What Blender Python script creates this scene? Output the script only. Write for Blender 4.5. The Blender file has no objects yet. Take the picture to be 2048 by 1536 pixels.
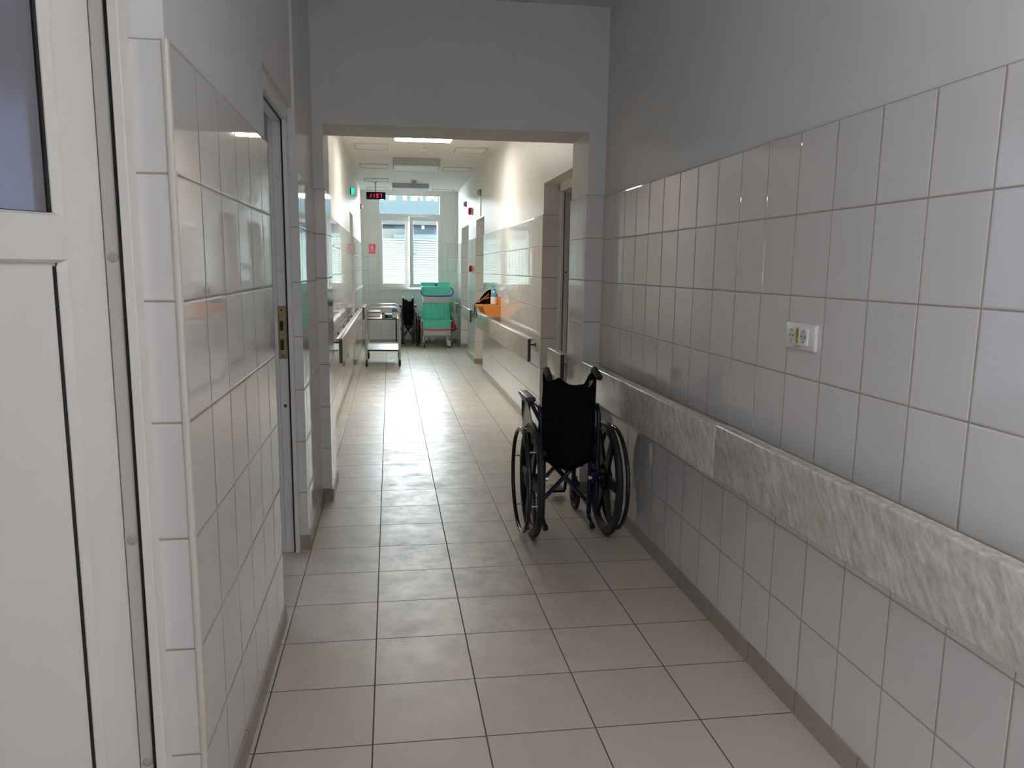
import bpy, bmesh, math, random
from mathutils import Vector, Matrix
random.seed(7)
PI = math.pi
S = bpy.context.scene
COL = S.collection

# ------------------------------------------------------------------ camera
H = 1.3677
yaw, pitch, roll, FPX = .1383, -.1628, .0103, 1576.3
cyw, syw = math.cos(yaw), math.sin(yaw)
fw = Vector((syw*math.cos(pitch), cyw*math.cos(pitch), math.sin(pitch)))
rt = Vector((cyw, -syw, 0)); up = rt.cross(fw)
r2 = math.cos(roll)*rt + math.sin(roll)*up
u2 = -math.sin(roll)*rt + math.cos(roll)*up
cam_d = bpy.data.cameras.new('camera'); cam = bpy.data.objects.new('camera', cam_d); COL.objects.link(cam)
cam.matrix_world = Matrix(((r2.x, u2.x, -fw.x, 0), (r2.y, u2.y, -fw.y, 0), (r2.z, u2.z, -fw.z, H), (0, 0, 0, 1)))
cam_d.sensor_width = 36; cam_d.lens = FPX/2048*36
cam_d.shift_x = 25.2/2048; cam_d.shift_y = 28.3/2048
cam_d.clip_start = .02; cam_d.clip_end = 300
S.camera = cam

# ------------------------------------------------------------------ world, sun, exposure
SKY = 60.0
W = bpy.data.worlds.new('world'); S.world = W; W.use_nodes = True
nt = W.node_tree; bg = nt.nodes['Background']
bg.inputs[0].default_value = (.90, .95, 1, 1); bg.inputs[1].default_value = SKY
S.view_settings.view_transform = 'Standard'; S.view_settings.look = 'None'
S.view_settings.gamma = 1; S.view_settings.use_curve_mapping = False
S.view_settings.exposure = 0.0
S.cycles.use_denoising = True
S.cycles.max_bounces = 10; S.cycles.diffuse_bounces = 6; S.cycles.glossy_bounces = 5
S.cycles.transparent_max_bounces = 12; S.cycles.transmission_bounces = 6
S.cycles.sample_clamp_indirect = 6
S.cycles.caustics_reflective = False; S.cycles.caustics_refractive = False

def portal(name, loc, rot, sx, sy):
    l = bpy.data.lights.new(name, 'AREA'); l.shape = 'RECTANGLE'; l.size = sx; l.size_y = sy
    l.cycles.is_portal = True
    o = bpy.data.objects.new(name, l); COL.objects.link(o); o.location = loc; o.rotation_euler = rot
portal('daylight_portal_end', (.37, 14.62, 1.85), (-PI/2, 0, 0), 1.4, 1.9)
portal('daylight_portal_rear', (.4, -1.32, 1.5), (PI/2, 0, 0), 1.25, 1.7)
portal('daylight_portal_near', (-.62, -.65, 1.4), (0, -PI/2, 0), 2.3, .9)
portal('daylight_portal_side', (-1.56, 5.22, 1.5), (-PI/2, 0, 0), 1.25, 2.1)

# ------------------------------------------------------------------ node helpers
def newmat(name):
    m = bpy.data.materials.new(name); m.use_nodes = True
    return m, m.node_tree, m.node_tree.nodes['Principled BSDF']
def pm(name, col, rough=.5, metal=0, emit=None, es=0, spec=.5, noise=0, nscale=30, bump=0, trans=0):
    m, t, b = newmat(name)
    b.inputs['Base Color'].default_value = (*col, 1); b.inputs['Roughness'].default_value = rough
    b.inputs['Metallic'].default_value = metal; b.inputs['Specular IOR Level'].default_value = spec
    if trans: b.inputs['Transmission Weight'].default_value = trans
    if emit: b.inputs['Emission Color'].default_value = (*emit, 1); b.inputs['Emission Strength'].default_value = es
    if noise or bump:
        g = t.nodes.new('ShaderNodeNewGeometry'); n = t.nodes.new('ShaderNodeTexNoise')
        n.inputs['Scale'].default_value = nscale; n.inputs['Detail'].default_value = 5
        t.links.new(g.outputs['Position'], n.inputs['Vector'])
        if noise:
            mx = t.nodes.new('ShaderNodeMix'); mx.data_type = 'RGBA'
            mx.inputs[6].default_value = (*[c*(1-noise) for c in col], 1); mx.inputs[7].default_value = (*[min(1, c*(1+noise)) for c in col], 1)
            t.links.new(n.outputs['Fac'], mx.inputs[0]); t.links.new(mx.outputs[2], b.inputs['Base Color'])
        if bump:
            bp = t.nodes.new('ShaderNodeBump'); bp.inputs['Strength'].default_value = bump; bp.inputs['Distance'].default_value = .01
            t.links.new(n.outputs['Fac'], bp.inputs['Height']); t.links.new(bp.outputs[0], b.inputs['Normal'])
    return m

class NB:
    def __init__(s, t): s.t = t
    def m(s, op, a, b=None, c=None):
        n = s.t.nodes.new('ShaderNodeMath'); n.operation = op
        for i, v in enumerate((a, b, c)):
            if v is None: continue
            if isinstance(v, (int, float)): n.inputs[i].default_value = v
            else: s.t.links.new(v, n.inputs[i])
        return n.outputs[0]
    def noise(s, vec, scale, detail=3, rough=.5):
        n = s.t.nodes.new('ShaderNodeTexNoise'); n.inputs['Scale'].default_value = scale
        n.inputs['Detail'].default_value = detail; n.inputs['Roughness'].default_value = rough
        s.t.links.new(vec, n.inputs['Vector']); return n.outputs['Fac']
    def mixc(s, f, a, b):
        n = s.t.nodes.new('ShaderNodeMix'); n.data_type = 'RGBA'
        for sock, v in ((n.inputs[0], f), (n.inputs[6], a), (n.inputs[7], b)):
            if isinstance(v, (int, float)): sock.default_value = v
            elif isinstance(v, tuple): sock.default_value = (*v, 1)
            else: s.t.links.new(v, sock)
        return n.outputs[2]
    def comb(s, x, y, z=0.0):
        n = s.t.nodes.new('ShaderNodeCombineXYZ')
        for i, v in enumerate((x, y, z)):
            if isinstance(v, (int, float)): n.inputs[i].default_value = v
            else: s.t.links.new(v, n.inputs[i])
        return n.outputs[0]

def tile_mat(name, axis, u0, pu, v0, pv, base, grout, gw=.0046, rough=.035, wave=.45, always=False):
    """glazed wall tiles laid upright; the vertical joints only on faces along the grid axis"""
    m, t, b = newmat(name); k = NB(t)
    g = t.nodes.new('ShaderNodeNewGeometry'); sp = t.nodes.new('ShaderNodeSeparateXYZ'); t.links.new(g.outputs['Position'], sp.inputs[0])
    sn = t.nodes.new('ShaderNodeSeparateXYZ'); t.links.new(g.outputs['True Normal'], sn.inputs[0])
    u = sp.outputs[axis]; v = sp.outputs[2]
    un = k.m('DIVIDE', k.m('SUBTRACT', u, u0), pu); vn = k.m('DIVIDE', k.m('SUBTRACT', v, v0), pv)
    iu = k.m('FLOOR', un); iv = k.m('FLOOR', vn)
    fu = k.m('SUBTRACT', un, iu); fv = k.m('SUBTRACT', vn, iv)
    du = k.m('MULTIPLY', k.m('MINIMUM', fu, k.m('SUBTRACT', 1.0, fu)), pu)
    dv = k.m('MULTIPLY', k.m('MINIMUM', fv, k.m('SUBTRACT', 1.0, fv)), pv)
    face = k.m('GREATER_THAN', k.m('ABSOLUTE', sn.outputs[1-axis]), .5)
    du = k.m('ADD', du, k.m('MULTIPLY', k.m('SUBTRACT', 1.0, face), 1.0))
    d = k.m('MINIMUM', du, dv)
    mask = k.m('LESS_THAN', d, gw/2)
    prof = k.m('MINIMUM', k.m('DIVIDE', d, gw*1.4), 1.0)
    wn = t.nodes.new('ShaderNodeTexWhiteNoise'); wn.noise_dimensions = '3D'
    t.links.new(k.comb(iu, iv, 3.3), wn.inputs['Vector'])
    ws = t.nodes.new('ShaderNodeSeparateXYZ'); t.links.new(wn.outputs['Color'], ws.inputs[0])
    tilt = k.m('ADD', k.m('MULTIPLY', k.m('SUBTRACT', ws.outputs[0], .5), k.m('MULTIPLY', fu, pu)),
                      k.m('MULTIPLY', k.m('SUBTRACT', ws.outputs[1], .5), k.m('MULTIPLY', fv, pv)))
    cu = k.m('SUBTRACT', fu, .5); cv = k.m('SUBTRACT', fv, .5)
    bow = k.m('MULTIPLY', k.m('ADD', k.m('MULTIPLY', cu, cu), k.m('MULTIPLY', cv, cv)), -.0006*wave)
    nz = k.noise(g.outputs['Position'], 9, 2)
    hgt = k.m('ADD', k.m('ADD', k.m('MULTIPLY', tilt, .008*wave), bow), k.m('MULTIPLY', nz, .0006*wave))
    hgt = k.m('ADD', hgt, k.m('MULTIPLY', prof, .0012))
    bp = t.nodes.new('ShaderNodeBump'); bp.inputs['Strength'].default_value = 1; bp.inputs['Distance'].default_value = 1
    t.links.new(hgt, bp.inputs['Height']); t.links.new(bp.outputs[0], b.inputs['Normal'])
    vb = k.m('ADD', .97, k.m('MULTIPLY', ws.outputs[2], .05))
    vm = t.nodes.new('ShaderNodeVectorMath'); vm.operation = 'SCALE'; vm.inputs[0].default_value = base; t.links.new(vb, vm.inputs['Scale'])
    t.links.new(k.mixc(mask, vm.outputs[0], grout), b.inputs['Base Color'])
    t.links.new(k.m('ADD', rough, k.m('MULTIPLY', mask, .6)), b.inputs['Roughness'])
    b.inputs['Specular IOR Level'].default_value = .5
    return m

TB, TG = (.715, .705, .715), (.37, .34, .31)
Z0, PV = 1.787-.2465*7, .2465
M_TR = tile_mat('glazed_tile_right', 1, 1.530, .2035, Z0, PV, TB, TG)
M_TL = tile_mat('glazed_tile_left', 1, 1.913, .2185, 1.799-.252*7, .252, TB, TG)
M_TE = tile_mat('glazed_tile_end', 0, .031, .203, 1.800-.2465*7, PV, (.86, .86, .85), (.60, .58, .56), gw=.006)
M_TRF = tile_mat('glazed_tile_corridor', 1, 6.697, .2035, 1.796-.2475*7, .2475, (.80, .78, .745), TG, wave=.5, gw=.0065)
PLASTER = pm('painted_plaster', (.74, .745, .76), .62, noise=.02, nscale=6, bump=.06)
PLASTERF = pm('painted_plaster_corridor', (.85, .83, .79), .45, noise=.03, nscale=3, bump=.06)
CEIL = pm('ceiling_paint', (.90, .89, .86), .6, noise=.02, nscale=5)
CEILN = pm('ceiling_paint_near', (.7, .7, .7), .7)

def floor_mat():
    m, t, b = newmat('porcelain_floor_tile'); k = NB(t)
    g = t.nodes.new('ShaderNodeNewGeometry'); sp = t.nodes.new('ShaderNodeSeparateXYZ'); t.links.new(g.outputs['Position'], sp.inputs[0])
    T = .333
    un = k.m('DIVIDE', k.m('SUBTRACT', sp.outputs[0], -1.1959*T), T)
    vn = k.m('DIVIDE', k.m('SUBTRACT', k.m('SUBTRACT', sp.outputs[1], 6.3661*T), k.m('MULTIPLY', k.m('MULTIPLY', un, T), .0106)), T)
    iu = k.m('FLOOR', un); iv = k.m('FLOOR', vn); fu = k.m('SUBTRACT', un, iu); fv = k.m('SUBTRACT', vn, iv)
    d = k.m('MULTIPLY', k.m('MINIMUM', k.m('MINIMUM', fu, k.m('SUBTRACT', 1.0, fu)), k.m('MINIMUM', fv, k.m('SUBTRACT', 1.0, fv))), T)
    mask = k.m('LESS_THAN', d, .0022)
    wn = t.nodes.new('ShaderNodeTexWhiteNoise'); t.links.new(k.comb(iu, iv, 1.7), wn.inputs['Vector'])
    ws = t.nodes.new('ShaderNodeSeparateXYZ'); t.links.new(wn.outputs['Color'], ws.inputs[0])
    # each tile has its own piece of the mottled pattern
    off = t.nodes.new('ShaderNodeVectorMath'); off.operation = 'MULTIPLY_ADD'; off.inputs[1].default_value = (9, 9, 9)
    t.links.new(wn.outputs['Color'], off.inputs[0]); t.links.new(g.outputs['Position'], off.inputs[2])
    n1 = k.noise(off.outputs[0], 8, 8, .7); n2 = k.noise(g.outputs['Position'], 1.6, 4, .6); n3 = k.noise(off.outputs[0], 160, 2)
    c = k.mixc(n1, (.585, .52, .435), (.635, .57, .485))
    c = k.mixc(k.m('MULTIPLY', n3, .18), c, (.50, .44, .37))
    cl = lambda e: k.m('MINIMUM', k.m('MAXIMUM', e, 0.0), 1.0)
    lane = k.m('MULTIPLY', cl(k.m('DIVIDE', k.m('SUBTRACT', sp.outputs[1], 1.9), 1.2)), cl(k.m('SUBTRACT', 1.35, k.m('MULTIPLY', k.m('ABSOLUTE', k.m('SUBTRACT', sp.outputs[0], .25)), 1.7))))
    c = k.mixc(cl(k.m('MULTIPLY', k.m('MULTIPLY', k.m('SUBTRACT', n1, .46), lane), 4.5)), c, (.40, .375, .32))
    c = k.mixc(cl(k.m('MULTIPLY', k.m('MULTIPLY', k.m('SUBTRACT', .45, n1), lane), 4.0)), c, (.74, .72, .66))
    vb = k.m('ADD', .95, k.m('MULTIPLY', ws.outputs[2], .09))
    vm = t.nodes.new('ShaderNodeVectorMath'); vm.operation = 'SCALE'; t.links.new(c, vm.inputs[0]); t.links.new(vb, vm.inputs['Scale'])
    t.links.new(k.mixc(mask, vm.outputs[0], (.10, .08, .07)), b.inputs['Base Color'])
    # scuffed film along the walked middle: rougher and glossier patches
    rg = k.m('ADD', .37, k.m('MULTIPLY', k.m('MULTIPLY', k.m('SUBTRACT', n1, .5), lane), .50)); rg = k.m('ADD', rg, k.m('MULTIPLY', k.m('SUBTRACT', n2, .5), .18))
    rg = k.m('MAXIMUM', rg, .285)
    t.links.new(k.m('ADD', rg, k.m('MULTIPLY', mask, .4)), b.inputs['Roughness'])
    prof = k.m('MINIMUM', k.m('DIVIDE', d, .003), 1.0)
    hgt = k.m('ADD', k.m('MULTIPLY', prof, .0008), k.m('MULTIPLY', k.noise(g.outputs['Position'], 28, 3), .0004))
    bp = t.nodes.new('ShaderNodeBump'); bp.inputs['Distance'].default_value = 1; t.links.new(hgt, bp.inputs['Height']); t.links.new(bp.outputs[0], b.inputs['Normal'])
    return m
FLOOR = floor_mat()

def base_mat():
    m, t, b = newmat('skirting_tile'); k = NB(t)
    g = t.nodes.new('ShaderNodeNewGeometry'); sp = t.nodes.new('ShaderNodeSeparateXYZ'); t.links.new(g.outputs['Position'], sp.inputs[0])
    vn = k.m('DIVIDE', k.m('SUBTRACT', sp.outputs[1], 2.125), .333); fv = k.m('SUBTRACT', vn, k.m('FLOOR', vn))
    d = k.m('MINIMUM', fv, k.m('SUBTRACT', 1.0, fv)); mask = k.m('LESS_THAN', d, .006)
    n = k.noise(g.outputs['Position'], 14, 4)
    t.links.new(k.mixc(mask, k.mixc(n, (.30, .265, .225), (.40, .36, .31)), (.12, .10, .09)), b.inputs['Base Color']); b.inputs['Roughness'].default_value = .35
    return m
SKIRT = base_mat()

def marble_mat():
    m, t, b = newmat('streaked_laminate'); k = NB(t)
    g = t.nodes.new('ShaderNodeNewGeometry'); mp = t.nodes.new('ShaderNodeMapping'); mp.vector_type = 'TEXTURE'
    t.links.new(g.outputs['Position'], mp.inputs['Vector'])
    mp.inputs['Rotation'].default_value = (math.radians(-40), 0, 0); mp.inputs['Scale'].default_value = (.045, .026, .085)
    a = k.noise(mp.outputs[0], 1.6, 6, .62); c2 = k.noise(mp.outputs[0], .55, 3, .5); c3 = k.noise(mp.outputs[0], 4.5, 4, .6)
    c = k.mixc(k.m('MULTIPLY', k.m('SUBTRACT', a, .33), 3.0), (.40, .39, .35), (.70, .69, .65))
    c = k.mixc(k.m('MULTIPLY', k.m('MAXIMUM', k.m('SUBTRACT', c2, .52), 0.0), 2.2), c, (.50, .43, .34))
    c = k.mixc(k.m('MULTIPLY', k.m('MAXIMUM', k.m('SUBTRACT', c3, .58), 0.0), 3.0), c, (.72, .72, .69))
    t.links.new(c, b.inputs['Base Color']); b.inputs['Roughness'].default_value = .22
    return m
MARBLE = marble_mat()
PVC = pm('white_upvc', (.84, .83, .81), .3)
PVCD = pm('upvc_rebate', (.62, .60, .56), .35)
BLACK = pm('black_rubber', (.012, .012, .014), .55)
BLKPL = pm('black_plastic', (.006, .006, .007), .45, spec=.3)
NAVY = pm('navy_enamel', (.005, .008, .035), .22)
FABRIC = pm('black_nylon', (.005, .005, .006), .9, spec=.12, noise=.3, nscale=60, bump=.2)
STEEL = pm('brushed_steel', (.62, .61, .59), .28, metal=1)
CHROME = pm('chrome', (.75, .75, .76), .12, metal=1)
DKSTEEL = pm('dark_steel', (.10, .10, .11), .35, metal=.8)
BRASS = pm('aged_brass', (.36, .30, .14), .38, metal=.9, noise=.3, nscale=40)
WHITEPL = pm('white_plastic', (.80, .80, .80), .3)
GREYPL = pm('grey_plastic', (.42, .42, .43), .45)
LGREY = pm('light_grey_plastic', (.62, .62, .60), .4)
TURQ = pm('turquoise_plastic', (.13, .68, .52), .3)
TURQD = pm('turquoise_plastic_shell', (.07, .56, .41), .35)
BLUEH = pm('blue_handle_plastic', (.02, .05, .30), .3)
REDH = pm('red_handle_plastic', (.55, .02, .04), .3)
REDCL = pm('red_cloth', (.50, .01, .03), .8, noise=.3, nscale=20)
DKRED = pm('alarm_red', (.40, .008, .02), .3)
WOOD = pm('orange_beech_laminate', (.72, .25, .05), .35, noise=.12, nscale=12)
BLUEPL = pm('blue_bottle_plastic', (.10, .42, .68), .15, trans=.25)
LABEL = pm('white_paper_label', (.82, .80, .78), .6)
YELLOW = pm('yellow_label_tape', (.52, .46, .08), .5)
INK = pm('black_ink', (.01, .01, .01), .6)
WHITEINK = pm('white_ink', (.75, .75, .75), .6)
RED = pm('sign_red', (.80, .03, .08), .4)
AMBER = pm('amber_label', (.65, .28, .05), .5)
PAPER = pm('white_paper', (.85, .85, .84), .7)
CAP = pm('grey_screw_cap', (.42, .41, .37), .4)
LAMPON = pm('lit_diffuser', (.9, .9, .9), .5, emit=(1, .93, .82), es=34)
LAMPOFF = pm('unlit_diffuser', (.70, .78, .80), .35)
LEDRED = pm('led_red', (.1, 0, 0), .5, emit=(1, .02, .09), es=2)
LEDGREEN = pm('lit_green_lens', (.0, .3, .2), .4, emit=(.0, .9, .55), es=1.6)
LENSGREY = pm('grey_lens', (.38, .37, .38), .25)
BUILD = pm('facade_render', (.0180, .0245, .0265), .9, spec=0, noise=.15, nscale=.6)
BUILD2 = pm('facade_shed', (.0200, .0220, .0205), .9, spec=0, noise=.15, nscale=.8)
BWIN = pm('facade_window', (.0105, .0150, .0180), .6, spec=0)

def glass_mat(name, tint, gloss=.08, milky=0.0):
    m = bpy.data.materials.new(name); m.use_nodes = True; t = m.node_tree; t.nodes.clear()
    out = t.nodes.new('ShaderNodeOutputMaterial'); tr = t.nodes.new('ShaderNodeBsdfTransparent'); tr.inputs[0].default_value = (*tint, 1)
    gl = t.nodes.new('ShaderNodeBsdfGlossy'); gl.inputs['Roughness'].default_value = .02
    mx = t.nodes.new('ShaderNodeMixShader'); mx.inputs[0].default_value = gloss
    t.links.new(tr.outputs[0], mx.inputs[1]); t.links.new(gl.outputs[0], mx.inputs[2])
    res = mx.outputs[0]
    t.links.new(res, out.inputs[0]); return m
GLASS = glass_mat('clear_glass', (.93, .97, .97), .06)
def film_mat(name, col, tl=.6):
    m = bpy.data.materials.new(name); m.use_nodes = True; t = m.node_tree; t.nodes.clear()
    out = t.nodes.new('ShaderNodeOutputMaterial'); a = t.nodes.new('ShaderNodeBsdfTranslucent'); a.inputs[0].default_value = (*col, 1)
    d = t.nodes.new('ShaderNodeBsdfDiffuse'); d.inputs[0].default_value = (*col, 1)
    mx = t.nodes.new('ShaderNodeMixShader'); mx.inputs[0].default_value = 1-tl
    t.links.new(a.outputs[0], mx.inputs[1]); t.links.new(d.outputs[0], mx.inputs[2]); t.links.new(mx.outputs[0], out.inputs[0]); return m
FILM = film_mat('frosted_film', (.56, .61, .59), .75)
def frosted_mat():
    m = bpy.data.materials.new('satin_glass'); m.use_nodes = True; t = m.node_tree; t.nodes.clear()
    out = t.nodes.new('ShaderNodeOutputMaterial'); g = t.nodes.new('ShaderNodeBsdfRefraction'); g.inputs['Color'].default_value = (.9, .92, .97, 1)
    g.inputs['Roughness'].default_value = .35; g.inputs['IOR'].default_value = 1.15
    d = t.nodes.new('ShaderNodeBsdfDiffuse'); d.inputs[0].default_value = (.42, .40, .45, 1)
    mx = t.nodes.new('ShaderNodeMixShader'); mx.inputs[0].default_value = .55
    t.links.new(g.outputs[0], mx.inputs[1]); t.links.new(d.outputs[0], mx.inputs[2]); t.links.new(mx.outputs[0], out.inputs[0]); return m
SATIN = frosted_mat()

# ------------------------------------------------------------------ mesh helpers
class MB:
    def __init__(s): s.bm = bmesh.new()
    def _add(s, verts, faces, mi=0, M=None):
        vs = [s.bm.verts.new(M @ Vector(v) if M else Vector(v)) for v in verts]
        for f in faces:
            try: fc = s.bm.faces.new([vs[i] for i in f]); fc.material_index = mi
            except ValueError: pass
        return vs
    def box(s, x0, x1, y0, y1, z0, z1, mi=0, M=None):
        if x0 > x1: x0, x1 = x1, x0
        if y0 > y1: y0, y1 = y1, y0
        if z0 > z1: z0, z1 = z1, z0
        v = [(x, y, z) for z in (z0, z1) for y in (y0, y1) for x in (x0, x1)]
        s._add(v, [(0, 2, 3, 1), (4, 5, 7, 6), (0, 1, 5, 4), (2, 6, 7, 3), (0, 4, 6, 2), (1, 3, 7, 5)], mi, M); return s
    def rbox(s, x0, x1, y0, y1, z0, z1, r=.003, seg=2, mi=0, M=None):
        t = bmesh.new(); bmesh.ops.create_cube(t, size=1)
        for v in t.verts: v.co = Vector(((x0+x1)/2+v.co.x*abs(x1-x0), (y0+y1)/2+v.co.y*abs(y1-y0), (z0+z1)/2+v.co.z*abs(z1-z0)))
        bmesh.ops.bevel(t, geom=t.edges[:], offset=r, segments=seg, affect='EDGES', profile=.5)
        t.verts.index_update()
        s._add([v.co[:] for v in t.verts], [[v.index for v in f.verts] for f in t.faces], mi, M); t.free(); return s
    def hexa(s, bot, top, mi=0, M=None):
        s._add(list(bot)+list(top), [(3, 2, 1, 0), (4, 5, 6, 7), (0, 1, 5, 4), (1, 2, 6, 5), (2, 3, 7, 6), (3, 0, 4, 7)], mi, M); return s
    def prism(s, poly, axis, a0, a1, mi=0, M=None):
        n = len(poly)
        def p(q, a):
            if axis == 0: return (a, q[0], q[1])
            if axis == 1: return (q[0], a, q[1])
            return (q[0], q[1], a)
        v = [p(q, a0) for q in poly]+[p(q, a1) for q in poly]
        s._add(v, [list(range(n))[::-1], list(range(n, 2*n))]+[(i, (i+1) % n, n+(i+1) % n, n+i) for i in range(n)], mi, M); return s
    def cyl(s, p0, p1, r0, r1=None, n=20, mi=0, M=None, cap=True):
        r1 = r0 if r1 is None else r1
        p0, p1 = Vector(p0), Vector(p1); d = (p1-p0).normalized()
        a = d.orthogonal().normalized(); b = d.cross(a)
        v = [p+r*(math.cos(2*PI*i/n)*a+math.sin(2*PI*i/n)*b) for p, r in ((p0, r0), (p1, r1)) for i in range(n)]
        f = [(i, (i+1) % n, n+(i+1) % n, n+i) for i in range(n)]
        if cap: f += [list(range(n))[::-1], list(range(n, 2*n))]
        s._add(v, f, mi, M); return s
    def tube(s, pts, r, n=10, mi=0, M=None, rr=None, closed=False):
        P = []
        for p in pts:
            p = Vector(p)
            if not P or (p-P[-1]).length > 1e-5: P.append(p)
        k = len(P); T = []
        for i in range(k):
            a = P[(i-1) % k] if (i > 0 or closed) else P[0]; b = P[(i+1) % k] if (i < k-1 or closed) else P[-1]
            T.append((b-a).normalized())
        nv = T[0].orthogonal().normalized(); v = []
        for i in range(k):
            nv = (nv-T[i]*nv.dot(T[i])).normalized(); bn = T[i].cross(nv)
            R = rr[i] if rr else r
            v += [P[i]+R*(math.cos(2*PI*j/n)*nv+math.sin(2*PI*j/n)*bn) for j in range(n)]
        f = []
        for i in range(k if closed else k-1):
            for j in range(n): f.append((i*n+j, i*n+(j+1) % n, ((i+1) % k)*n+(j+1) % n, ((i+1) % k)*n+j))
        if not closed: f += [list(range(n))[::-1], list(range((k-1)*n, k*n))]
        s._add(v, f, mi, M); return s
    def torus(s, c, R, r, axis=0, N=64, n=12, mi=0, M=None, flat=1.0):
        pts = []; v = []; c = Vector(c)
        for i in range(N):
            a = 2*PI*i/N
            for j in range(n):
                b = 2*PI*j/n; q = R+r*math.cos(b); w = r*math.sin(b)*flat
                if axis == 0: v.append(c+Vector((w, q*math.cos(a), q*math.sin(a))))
                elif axis == 1: v.append(c+Vector((q*math.cos(a), w, q*math.sin(a))))
                else: v.append(c+Vector((q*math.cos(a), q*math.sin(a), w)))
        s._add(v, [(i*n+j, ((i+1) % N)*n+j, ((i+1) % N)*n+(j+1) % n, i*n+(j+1) % n) for i in range(N) for j in range(n)], mi, M); return s
    def lathe(s, prof, c=(0, 0, 0), n=24, axis=2, mi=0, M=None):
        v = []; c = Vector(c)
        for (r, z) in prof:
            for j in range(n):
                a = 2*PI*j/n; p = (r*math.cos(a), r*math.sin(a), z)
                if axis == 0: p = (p[2], p[0], p[1])
                if axis == 1: p = (p[0], p[2], p[1])
                v.append(c+Vector(p))
        k = len(prof); f = [(i*n+j, i*n+(j+1) % n, (i+1)*n+(j+1) % n, (i+1)*n+j) for i in range(k-1) for j in range(n)]
        f += [list(range(n))[::-1], list(range((k-1)*n, k*n))]
        s._add(v, f, mi, M); return s
    def grid(s, fn, nu, nv, mi=0, M=None):
        v = [fn(i/nu, j/nv) for i in range(nu+1) for j in range(nv+1)]
        s._add(v, [(i*(nv+1)+j, (i+1)*(nv+1)+j, (i+1)*(nv+1)+j+1, i*(nv+1)+j+1) for i in range(nu) for j in range(nv)], mi, M); return s
    def build(s, name, mats, parent=None, smooth=None, label=None, solid=0):
        me = bpy.data.meshes.new(name)
        bmesh.ops.recalc_face_normals(s.bm, faces=s.bm.faces[:])
        s.bm.to_mesh(me); s.bm.free()
        for m in (mats if isinstance(mats, (list, tuple)) else [mats]): me.materials.append(m)
        if smooth is not None:
            me.polygons.foreach_set('use_smooth', [True]*len(me.polygons)); me.set_sharp_from_angle(angle=math.radians(smooth))
        o = bpy.data.objects.new(name, me); COL.objects.link(o)
        if parent: o.parent = parent
        if label: o['label'] = label
        if solid:
            md = o.modifiers.new('thickness', 'SOLIDIFY'); md.thickness = solid; md.offset = 0
        return o

def tag(o, label, cat, group=None, kind=None):
    o['label'] = label; o['category'] = cat
    if group: o['group'] = group
    if kind: o['kind'] = kind
    return o
def thing(name, label, cat, loc=(0, 0, 0), rz=0, group=None):
    o = bpy.data.objects.new(name, None); COL.objects.link(o); o.location = loc; o.rotation_euler = (0, 0, rz); o.empty_display_size = .05
    return tag(o, label, cat, group)
def struct(o): o['kind'] = 'structure'; return o
def text_mesh(s, name, body, size, mat, parent, M, ext=.0006, shear=0):
    c = bpy.data.curves.new(name, 'FONT'); c.body = body; c.size = size; c.extrude = ext; c.align_x = 'CENTER'; c.align_y = 'CENTER'; c.shear = shear
    t = bpy.data.objects.new(name, c); COL.objects.link(t)
    bpy.context.view_layer.update()
    me = bpy.data.meshes.new_from_object(t.evaluated_get(bpy.context.evaluated_depsgraph_get()))
    COL.objects.unlink(t); bpy.data.objects.remove(t)
    me.materials.clear(); me.materials.append(mat); me.transform(M); me.name = name
    o = bpy.data.objects.new(name, me); COL.objects.link(o); o.parent = parent
    return o
def Tm(x, y, z): return Matrix.Translation((x, y, z))
def Rm(a, ax): return Matrix.Rotation(a, 4, ax)

# ------------------------------------------------------------------ the shell
XL, XL2, XR, XR2 = -.420, -.487, 1.245, 1.217
ZT, ZC, ZCF = 1.787, 2.83, 2.72
YP0, YP1, YE = 4.61, 5.04, 14.5
IN = .008
def seg(mb, x0, x1, y0, y1, zt, zc, mi_t=0, mi_p=1):
    """tiled to zt, plaster above set back a little"""
    mb.box(x0, x1, y0, y1, 0, zt, mi_t); mb.box(x0+IN, x1-IN, y0+IN, y1-IN, zt-.01, zc+.02, mi_p)

fl = MB(); fl.box(-3.4, 3.4, -2.8, 15.0, -.08, 0); struct(fl.build('floor', FLOOR))
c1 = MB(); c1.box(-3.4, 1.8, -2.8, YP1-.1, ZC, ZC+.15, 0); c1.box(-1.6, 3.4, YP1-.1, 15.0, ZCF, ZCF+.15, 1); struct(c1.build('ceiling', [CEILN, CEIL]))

wl = MB()
seg(wl, -.60, XL, -2.8, -1.08, ZT, ZC); seg(wl, -.60, XL, -.22, .78, ZT, ZC); wl.box(-.60, XL, -1.08, -.22, 0, .3, 1); wl.box(-.60, XL, -1.08, -.22, 2.5, ZC, 1)
seg(wl, -.60, XL, 1.69, 2.965, ZT+.012, ZC)
seg(wl, -.60, -.408, 3.79, YP0+.02, ZT, ZC)
wl.box(-.60, XL-IN, .76, 1.70, 2.07, ZC+.02, 1); wl.box(-.60, XL-IN, 2.95, 3.80, 2.07, ZC+.02, 1)
seg(wl, -.70, XL2, YP1-.02, 10.42, ZT, ZCF, 2, 3); seg(wl, -.70, XL2, 11.30, YE+.1, ZT, ZCF, 2, 3)
wl.box(-.70, XL2-IN, 10.40, 11.32, 2.07, ZCF+.02, 3)
struct(wl.build('wall_left', [M_TL, PLASTER, M_TRF, PLASTERF]))

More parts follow.
